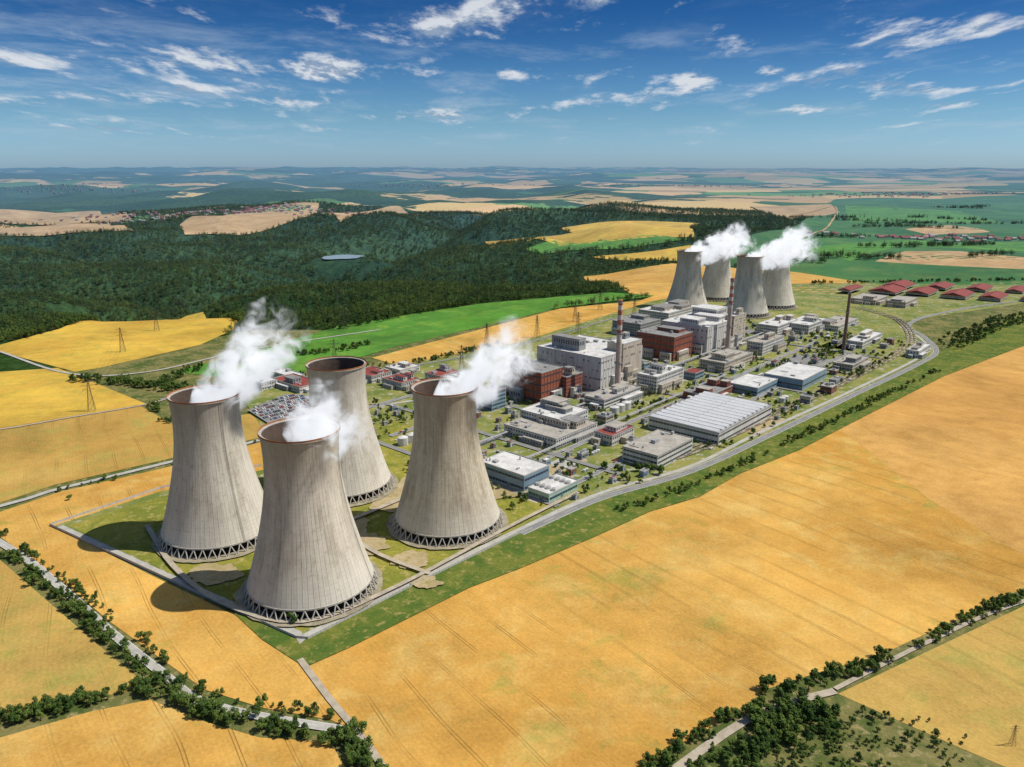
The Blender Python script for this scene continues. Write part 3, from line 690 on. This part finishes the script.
# pylons
M_pyl=simple('pylon_steel',(.10,.09,.08),.7,metal=.3)
def pylon(x,y,h=42,rot=0,z=0):
    a=Acc(); lv=[0,.2,.38,.54,.68,.8,.9,1.0]; k_=h/42; w=lambda f: (3.8*(1-f)**1.15+.5)*k_
    for i in range(len(lv)-1):
        f,g=lv[i],lv[i+1]; A=[(sx*w(f),sy*w(f),f*h) for sx,sy in((-1,-1),(1,-1),(1,1),(-1,1))];Bq=[(sx*w(g),sy*w(g),g*h) for sx,sy in((-1,-1),(1,-1),(1,1),(-1,1))]
        for k in range(4):
            j=(k+1)%4; a.tube(A[k],Bq[k],.22*k_,.2*k_,4); a.tube(A[k],Bq[j],.12*k_,.12*k_,3); a.tube(A[j],Bq[k],.12*k_,.12*k_,3); a.tube(Bq[k],Bq[j],.12*k_,.12*k_,3)
    for f,l in((.68,7*k_),(.8,9.5*k_),(.92,6*k_)):
        for sg in(-1,1):
            for yy in(-1,1): a.tube((sg*w(f),yy*w(f),f*h),(sg*l,0,f*h+.3),.16*k_,.1*k_,4)
            a.tube((sg*w(f),0,f*h+2*k_),(sg*l,0,f*h+.3),.13*k_,.1*k_,4); a.tube((sg*l,0,f*h+.3),(sg*l,0,f*h-1.8*k_),.1*k_,.1*k_,4)
    return a.build('power_pylon',[M_pyl],None,False,(x,y,z),rot)
lines=[[(92,411),(123,352),(157,331),(182,308)],[(335,365),(345,330),(340,300)],[(462,372),(487,347),(537,338),(578,334),(634,318)],[(600,310),(575,322)],[(1012,745)]]
for ln in lines:
    W=[G(*p) for p in ln]; pr=None
    for i,p in enumerate(W):
        hh=12 if len(ln)==1 else 40
        nx=W[min(i+1,len(W)-1)]; pv=W[max(i-1,0)]; r=math.atan2(nx[1]-pv[1],nx[0]-pv[0])+math.pi/2 if len(W)>1 else 0
        z=float(terrain_h(*p)); pylon(p[0],p[1],hh,r,z)
        if pr:
            a=Acc()
            for f,l in((.68,7),(.8,9.5),(.92,6)):
                for sg in(-1,1):
                    q0=(pr[0]+sg*l*math.cos(r),pr[1]+sg*l*math.sin(r)); q1=(p[0]+sg*l*math.cos(r),p[1]+sg*l*math.sin(r)); last=None
                    for k in range(9):
                        t=k/8; P=(q0[0]+(q1[0]-q0[0])*t,q0[1]+(q1[1]-q0[1])*t,f*hh-1.8-4*t*(1-t)*9+z*t)
                        if last: a.tube(last,P,.05,.05,3,0,False)
                        last=P
            a.build('power_lines',[M_pyl])
        pr=p

# ------------------------------------------------------------------ cars
def car_mesh(i,col):
    a=Acc(); pr=[(-2.2,.35),(-2.2,.8),(-1.9,.95),(-1.0,1.0),(-.55,1.45),(1.2,1.45),(1.9,.98),(2.2,.9),(2.2,.35)]
    def ext(pts,w,m):
        b=len(a.v);n=len(pts)
        for s in(-w,w): a.v.extend([(p[0],s,p[1]) for p in pts])
        a.f.append(tuple(b+k for k in range(n)));a.f.append(tuple(b+n+k for k in range(n-1,-1,-1)));a.m.extend([m,m])
        for k in range(n): j=(k+1)%n; a.f.append((b+k,b+n+k,b+n+j,b+j)); a.m.append(m)
    ext([pr[k] for k in(0,1,2,3,6,7,8)],.88,0); ext([(-1.0,1.0),(-.55,1.40),(1.2,1.40),(1.85,1.0)],.76,1); ext([(-.5,1.40),(-.45,1.47),(1.15,1.47),(1.2,1.40)],.74,0)
    for x in(-1.4,1.4):
        for s in(-.9,.7): a.tube((x,s,.33),(x,s+.2,.33),.33,.33,12,2)
    o=a.build('parked_car',[simple('car_paint_%d'%i,col,.3,.05,.5,spec=.5),M_glass,simple('tyre',(.02,.02,.02))]); me=o.data; bpy.data.objects.remove(o); return me
CM=[car_mesh(i,c) for i,c in enumerate([(.7,.7,.7),(.02,.02,.025),(.35,.03,.03),(.05,.09,.22),(.4,.41,.42),(.75,.75,.73),(.12,.13,.14)])]
def putcar(x,y,r,z): o=bpy.data.objects.new('parked_car',random.choice(CM)); o.location=(x,y,z); o.rotation_euler=(0,0,r); sc.collection.objects.link(o)
LAYER[0]+=3
patch('car_park',S((248,412),(285,396),(345,398),(330,415),(268,425)),M_asph); lz=LAYER[0]*.04
lp=np.array(S((250,412),(286,397),(342,399),(328,414),(269,424))); c=lp.mean(0); nc=0
for i in range(-26,27):
    for j in range(-7,8):
        x=c[0]+i*2.9*E1[0]+j*11*E2[0]; y=c[1]+i*2.9*E1[1]+j*11*E2[1]
        if inside(lp,np.array(x),np.array(y)) and random.random()<.85 and nc<320: putcar(x,y,PA+math.pi/2,lz); nc+=1
for s,t in [(random.uniform(250,950),random.choice((18,75,150,235))+random.choice((-2,2))) for _ in range(50)]:
    x,y=PF(s,t); 
    if inside(PL,np.array(x),np.array(y)) and free(x,y,2,False): putcar(x,y,PA,LAYER[0]*.04)

# ------------------------------------------------------------------ trees
def leafmat(name,c1,c2):
    m,nb=newmat(name); P=nb.pos(); r=nb.n.new('ShaderNodeObjectInfo').outputs['Random']
    n=nb.noise(P,.5,2); big=nb.noise(P,.005,4,.65)
    col=nb.mix(nb.mr(nb.m('ADD',nb.m('MULTIPLY',n,.4),nb.m('ADD',nb.m('MULTIPLY',r,.3),nb.m('MULTIPLY',big,.6))),.42,.85,0,1),c1,c2)
    finish(m,nb,col,.8,spec=.1); return m
L_b=leafmat('broadleaf_foliage',(.026,.062,.014),(.125,.18,.034)); L_c=leafmat('pine_foliage',(.016,.042,.015),(.055,.10,.026)); M_bark=simple('bark',(.12,.09,.06))
def tree_mesh(name,kind,h,n,seed):
    r=random.Random(seed); a=Acc(); a.tube((0,0,-.5),(0,0,h*.5),h*.03,h*.018,6,1); a.tube((0,0,h*.5),(r.uniform(-.3,.3),0,h*.9),h*.018,h*.005,5,1)
    cl=[]
    if kind=='b':
        for i in range(9):
            t=r.uniform(0,6.28); R=h*r.uniform(.12,.3); z=h*r.uniform(.38,.85); R*=1-.5*max(0,(z/h-.6)/.4); p=Vector((R*math.cos(t),R*math.sin(t),z)); cl.append((p,h*r.uniform(.11,.19)))
            a.tube((0,0,h*.3+i*h*.02),p,h*.012,h*.004,4,1)
        for i in range(n):
            p,q=r.choice(cl); d=Vector((r.gauss(0,1),r.gauss(0,1),r.gauss(0,1))).normalized(); P=p+d*q*r.uniform(.65,1.1); s=h*r.uniform(.022,.05)
            nn=(d+Vector((r.uniform(-.6,.6),r.uniform(-.6,.6),r.uniform(-.3,.9)))).normalized(); u=nn.orthogonal().normalized(); v=nn.cross(u); b=len(a.v)
            a.v+=[tuple(P+u*s),tuple(P+v*s*1.1),tuple(P-u*s),tuple(P-v*s)]; a.f.append((b,b+1,b+2,b+3)); a.m.append(0)
    else:
        for i in range(n):
            f=r.random()**.75; z=h*(.2+.8*f); R=h*.2*(1-f)*r.uniform(.6,1.15)+.1; t=r.uniform(0,6.28); P=Vector((R*math.cos(t),R*math.sin(t),z)); s=h*r.uniform(.03,.06)*(1.2-.7*f)
            o=Vector((math.cos(t),math.sin(t),-.45)).normalized(); u=Vector((-math.sin(t),math.cos(t),0)); b=len(a.v)
            a.v+=[tuple(P+o*s*1.4),tuple(P+u*s*.8),tuple(P-o*s),tuple(P-u*s*.8)]; a.f.append((b,b+1,b+2,b+3)); a.m.append(0)
    me=bpy.data.meshes.new(name); me.from_pydata(a.v,[],a.f); me.update(); me.materials.append(L_b if kind=='b' else L_c); me.materials.append(M_bark); me.polygons.foreach_set('material_index',a.m); return me
def coll(name,specs):
    cc=bpy.data.collections.new(name)
    for i,sp in enumerate(specs): cc.objects.link(bpy.data.objects.new('%s_prototype'%name,tree_mesh('tree',*sp)))
    return cc
C_forest=coll('forest_trees',[('b',1.0*16,150,1),('b',17,150,2),('c',20,130,3),('b',18,150,4),('b',14,150,5)])
C_hedge=coll('hedge_trees',[('b',10,620,11),('b',9,560,12),('b',7,480,13),('b',11,640,14)])
def scatter_group(cc):
    g=bpy.data.node_groups.new('scatter_'+cc.name,'GeometryNodeTree'); g.interface.new_socket('Geometry',in_out='INPUT',socket_type='NodeSocketGeometry'); g.interface.new_socket('Geometry',in_out='OUTPUT',socket_type='NodeSocketGeometry')
    N=g.nodes; gi=N.new('NodeGroupInput');go=N.new('NodeGroupOutput'); ip=N.new('GeometryNodeInstanceOnPoints'); ci=N.new('GeometryNodeCollectionInfo')
    ci.inputs['Collection'].default_value=cc; ci.inputs['Separate Children'].default_value=True; ci.inputs['Reset Children'].default_value=True; ip.inputs['Pick Instance'].default_value=True
    sa=N.new('GeometryNodeInputNamedAttribute'); sa.data_type='FLOAT'; sa.inputs[0].default_value='scl'
    ra=N.new('FunctionNodeRandomValue'); ra.data_type='FLOAT_VECTOR'; ra.inputs[0].default_value=(0,0,0); ra.inputs[1].default_value=(.08,.08,6.28)
    l=g.links; l.new(gi.outputs[0],ip.inputs['Points']); l.new(ci.outputs[0],ip.inputs['Instance']); l.new(sa.outputs[0],ip.inputs['Scale']); l.new(ra.outputs[0],ip.inputs['Rotation']); l.new(ip.outputs[0],go.inputs[0]); return g
GF=scatter_group(C_forest);GH=scatter_group(C_hedge)
def scatter(name,x,y,scl,g):
    if len(x)==0: return
    z=terrain_h(x,y); me=bpy.data.meshes.new(name); me.vertices.add(len(x)); me.vertices.foreach_set('co',np.stack([x,y,z],1).ravel())
    at=me.attributes.new('scl','FLOAT','POINT'); at.data.foreach_set('value',np.asarray(scl,np.float32)); me.update()
    o=bpy.data.objects.new(name,me); sc.collection.objects.link(o); md=o.modifiers.new('scatter','NODES'); md.node_group=g
# forest mass
def forest(y0,y1,sp,s0,s1):
    n=int((y1-y0)*(y1*1.7)/(sp*sp)); x=rng.uniform(-.85*y1,.85*y1,n); y=rng.uniform(y0,y1,n)
    k=np.abs(x)<.8*y; x=x[k];y=y[k]; m=np.zeros(len(x),bool)
    for p in CLEAR:
        b0=p.min(0);b1=p.max(0); q=(x>b0[0])&(x<b1[0])&(y>b0[1])&(y<b1[1])
        if q.any(): idx=np.nonzero(q)[0]; m[idx]|=inside(p,x[idx],y[idx])
    lake=(((x-LKC[0])/105)**2+((y-LKC[1]+40)/170)**2)<1; m|=lake
    x=x[~m];y=y[~m]; nz=fbm(x/140,y/140,4.0); k=(nz>.24); x=x[k];y=y[k]
    scatter('forest',x,y,rng.uniform(s0,s1,len(x)),GF); return len(x)
t1=forest(1250,2700,11,.7,1.1); t2=forest(2700,5700,19,.95,1.4)
print('FOREST',t1,t2)
# water
m,nb=newmat('lake_water'); finish(m,nb,(.30,.38,.40),.2,spec=.6)
wl=wavy(LKC,85,.3,60,2); a=Acc(); a.v=[(p[0],LKC[1]+(p[1]-LKC[1])*.95,-60.2) for p in wl]; a.f=[tuple(range(len(wl)))]; a.m=[0]; a.build('lake_water',[m])
def belt(name,uv,w,sp,s0,s1,g=GH):
    L=smooth_line([G(*p) for p in uv],3)
    seg=np.linalg.norm(np.diff(L,axis=0),axis=1).sum(); n=int(min(6000,seg*w/(sp*sp)))
    i=rng.randint(0,len(L),n); T=np.gradient(L,axis=0); T/=np.linalg.norm(T,axis=1)[:,None]
    o=rng.uniform(-.5,.5,n)*w; x=L[i,0]-T[i,1]*o+rng.uniform(-2,2,n); y=L[i,1]+T[i,0]*o+rng.uniform(-2,2,n)
    nz=fbm(x/28,y/28,7.0); k=nz>.36
    keep=[q for q in np.nonzero(k)[0] if all(np.min(np.hypot(R[:,0]-x[q],R[:,1]-y[q]))>ww/2+1.5 for R,ww in ROADS)]
    scatter(name,x[keep],y[keep],rng.uniform(s0,s1,len(keep)),g)
belt('roadside_hedge',[(-60,520),(0,552),(60,596),(110,642),(160,682),(200,712),(265,728),(345,742)],8,3.3,.5,.95)
belt('roadside_hedge',[(-60,505),(0,535),(60,578),(115,620),(165,662),(210,694),(270,708),(345,722)],5,4.5,.4,.8)
belt('hedge',[(-100,740),(0,722),(80,704),(150,690)],11,3.0,.5,.9)
belt('hedge',[(345,722),(352,745),(372,775),(400,830)],10,3.0,.5,.95)
belt('hedge',[(600,800),(680,750),(735,718),(770,690),(830,680),(900,655),(960,625),(1024,598),(1100,575)],8,3.4,.35,.9)
belt('thicket',[(735,740),(775,712),(800,700)],34,4.0,.6,1.2)
belt('thicket',[(720,770),(800,745),(900,742),(960,765)],44,4.6,.15,.55)
belt('hedge',[(650,790),(730,760),(800,735),(840,720)],14,4,.3,.8)
belt('tree_belt',[(72,380),(130,384),(185,392)],26,6,.7,1.2); belt('tree_belt',[(150,388),(215,366),(330,352),(370,345)],20,6.5,.6,1.1)
belt('tree_belt',[(240,392),(330,372),(420,362),(500,345)],14,6.5,.5,1.0)
belt('tree_belt',[(0,338),(60,326),(180,314),(250,324)],40,8,.9,1.5); belt('tree_belt',[(330,330),(480,303),(610,292)],26,8,.9,1.4)
belt('tree_belt',[(945,348),(980,332),(1024,318),(1100,305)],50,8,.5,1.1)
belt('roadside_hedge',[(620,512),(700,484),(800,438),(870,404),(935,372)],9,5,.3,.8)
belt('hedge',[(60,492),(165,467),(262,440)],4,5,.4,.7)
belt('tree_belt',[(150,406),(165,420),(180,424)],14,5,.5,.9)
belt('tree_belt',[(800,285),(900,283),(1024,281),(1150,282)],24,9,.8,1.3)
for q in range(26):
    u=random.uniform(780,1080);v=random.uniform(205,265); belt('field_hedgerow',[(u,v),(u+random.uniform(30,90),v+random.uniform(-3,4))],26,13,1,1.6,GF)
# trees inside the plant
xs=[];ys=[]
while len(xs)<700:
    s=random.uniform(200,1080);t=random.uniform(-50,335); x,y=PF(s,t)
    if fbm(np.array(x/45),np.array(y/45),3.0)<.5: continue
    if inside(PL,np.array(x),np.array(y)) and free(x,y,2): xs.append(x);ys.append(y)
scatter('ornamental_trees',np.array(xs),np.array(ys),rng.uniform(.35,1.0,len(xs)),GH)
TM=[tree_mesh('oak_tree','b',9,1500,50+i) for i in range(3)]
for u,v,s in((290,622,1.0),(296,624,.8),(284,620,.8),(650,473,1.2),(660,475,1.2),(640,472,1.1),(565,478,.9),(604,470,1),(617,472,.9),(576,470,.8),(70,500,.6),(104,480,.7),(585,494,.5),(590,455,.8),(640,484,.6)):
    x,y=G(u,v); o=bpy.data.objects.new('oak_tree',random.choice(TM)); o.location=(x,y,.2); o.scale=(s*1.1,s*1.1,s); o.rotation_euler=(0,0,random.uniform(0,6)); sc.collection.objects.link(o)

# villages
def village(uv,rx,ry,n):
    a=Acc(); cx,cy=G(*uv)
    for i in range(n):
        x=cx+random.gauss(0,rx);y=cy+random.gauss(0,ry); z=float(terrain_h(x,y))+lift(x,y)+1; w=random.uniform(7,14);d=random.uniform(6,9);h=random.uniform(4,7)
        a.box(x-w,x+w,y-d,y+d,z-2,z+h,random.choice((0,0,1))); a.prism(x-w-.5,x+w+.5,y-d-.5,y+d+.5,z+h+.02,z+h+5,random.choice((2,2,3)),'x')
    a.build('village_houses',[RF['white'],W_['cream'],RF['red'],RF['tan']])
village((190,217),380,130,190); village((985,240),330,60,110); village((300,208),300,90,60); village((640,186),900,220,140); village((90,190),700,260,90); village((900,196),600,150,110); village((440,187),700,200,90)

# ------------------------------------------------------------------ world
w=bpy.data.worlds.new('World'); sc.world=w; w.use_nodes=True; w.node_tree.nodes.clear(); nb=NB(w.node_tree)
sky=nb.n.new('ShaderNodeTexSky'); sky.sky_type='NISHITA'; sky.sun_disc=False; sky.sun_elevation=SUN_EL; sky.sun_rotation=math.radians(90)-SUN_AZ
sky.air_density=1.0; sky.dust_density=.6; sky.ozone_density=2.5; sky.altitude=300
D=nb.n.new('ShaderNodeTexCoord').outputs['Generated']; X,Y,Z=nb.xyz(D)
hs=nb.n.new('ShaderNodeHueSaturation'); hs.inputs['Saturation'].default_value=1.25; nb.l.new(sky.outputs[0],hs.inputs['Color'])
g=nb.mr(Z,0.02,.2); g0=nb.mr(Z,0.0,.07)
tint=nb.mix(g0,(.56,.86,1.45),(.48,.73,1.0)); tint=nb.mix(g,tint,(.10,.30,.55))
skyc=nb.mix(1.0,hs.outputs[0],tint,'MULTIPLY')
skyc=nb.mix(nb.mr(Z,.22,.45),skyc,sky.outputs[0])
ym=nb.m('MAXIMUM',Y,.05)
def cl(off,kx=1.0,ky=1.6,sd=2.3):
    z2=nb.m('ADD',nb.m('MAXIMUM',Z,0.0),off); return nb.comb(nb.m('MULTIPLY',nb.m('DIVIDE',X,nb.m('ADD',z2,.13)),kx),nb.m('MULTIPLY',nb.m('LOGARITHM',nb.m('ADD',z2,.05),2.718),ky),sd)
n1=nb.noise(cl(0.0),3.9,10,.64,.1); n1b=nb.noise(cl(.009),3.9,5,.64,.1); n2=nb.noise(cl(0.0),.9,2)
tu=nb.m('DIVIDE',X,ym); tv=nb.m('DIVIDE',Z,ym)
bias=None
for (u,v,du,dv,amp) in((430,32,52,13,.25),(520,6,90,12,.22),(335,70,70,12,.25),(150,62,110,18,.17),(60,100,80,8,.19),(510,74,14,4,.25),(960,26,80,13,.22),(890,45,40,7,.2),(690,80,45,9,.24),(630,96,36,7,.23),(850,84,70,9,.22),(925,90,40,7,.2),(960,104,60,5,.18),(770,70,16,5,.22),(290,103,36,8,.24),(420,115,50,6,.2),(850,70,16,5,.22),(200,92,60,7,.2),(610,50,30,5,.13),(570,104,40,5,.16),(10,60,50,9,.17),(740,104,20,4,.18),(110,128,60,5,.17),(800,110,40,4,.16)):
    k=-(v-383.5)/F; dy=c_+k*s_; a0=((u-512)/F)/dy; b0=(-s_+k*c_)/dy; sx=du/F; sy=dv/F
    e=nb.m('ADD',nb.m('POWER',nb.m('ABSOLUTE',nb.m('DIVIDE',nb.m('SUBTRACT',tu,a0),sx)),2.0),nb.m('POWER',nb.m('ABSOLUTE',nb.m('DIVIDE',nb.m('SUBTRACT',tv,b0),sy)),2.0))
    gq=nb.m('MULTIPLY',nb.m('POWER',2.718,nb.m('MULTIPLY',e,-1.0)),amp); bias=gq if bias is None else nb.m('ADD',bias,gq)
den=nb.m('ADD',nb.m('ADD',n1,bias),nb.m('MULTIPLY',nb.m('SUBTRACT',n2,.5),.10))
mask=nb.m('MULTIPLY',nb.mr(den,.585,.80),nb.mr(Z,.012,.05,0,.88))
lit=nb.mr(nb.m('SUBTRACT',n1,n1b),-.07,.05)
cc=nb.mix(lit,(3.0,3.9,5.2),(7.4,7.7,8.1))
nc_=nb.noise(cl(0.0,.6,1.9,7.7),3.0,7,.68,.3)
cir=nb.m('MULTIPLY',nb.mr(nb.m('ADD',nc_,nb.mr(tu,.1,-.7,0,.08)),.48,.80),nb.m('MULTIPLY',nb.mr(Z,.01,.05,0,.5),nb.mr(Z,.12,.18,1,.15)))
col=nb.mix(cir,skyc,(4.8,5.8,6.9)); col=nb.mix(mask,col,cc)
bg=nb.n.new('ShaderNodeBackground'); nb.l.new(col,bg.inputs[0]); bg.inputs[1].default_value=.1
o=nb.n.new('ShaderNodeOutputWorld'); nb.l.new(bg.outputs[0],o.inputs[0])
sd=bpy.data.lights.new('sun','SUN'); sd.energy=4.8; sd.angle=math.radians(.5); sd.color=(1,.95,.86)
so=bpy.data.objects.new('sun',sd); sc.collection.objects.link(so)
so.rotation_euler=Vector((math.cos(SUN_EL)*math.cos(SUN_AZ),math.cos(SUN_EL)*math.sin(SUN_AZ),math.sin(SUN_EL))).to_track_quat('Z','Y').to_euler()
cd=bpy.data.cameras.new('camera'); cam=bpy.data.objects.new('camera',cd); sc.collection.objects.link(cam)
cd.sensor_width=36; cd.lens=36*F/1024; cd.clip_end=200000; cd.clip_start=1
cam.location=(0,0,H); cam.rotation_euler=(math.pi/2-PITCH,0,0); sc.camera=cam
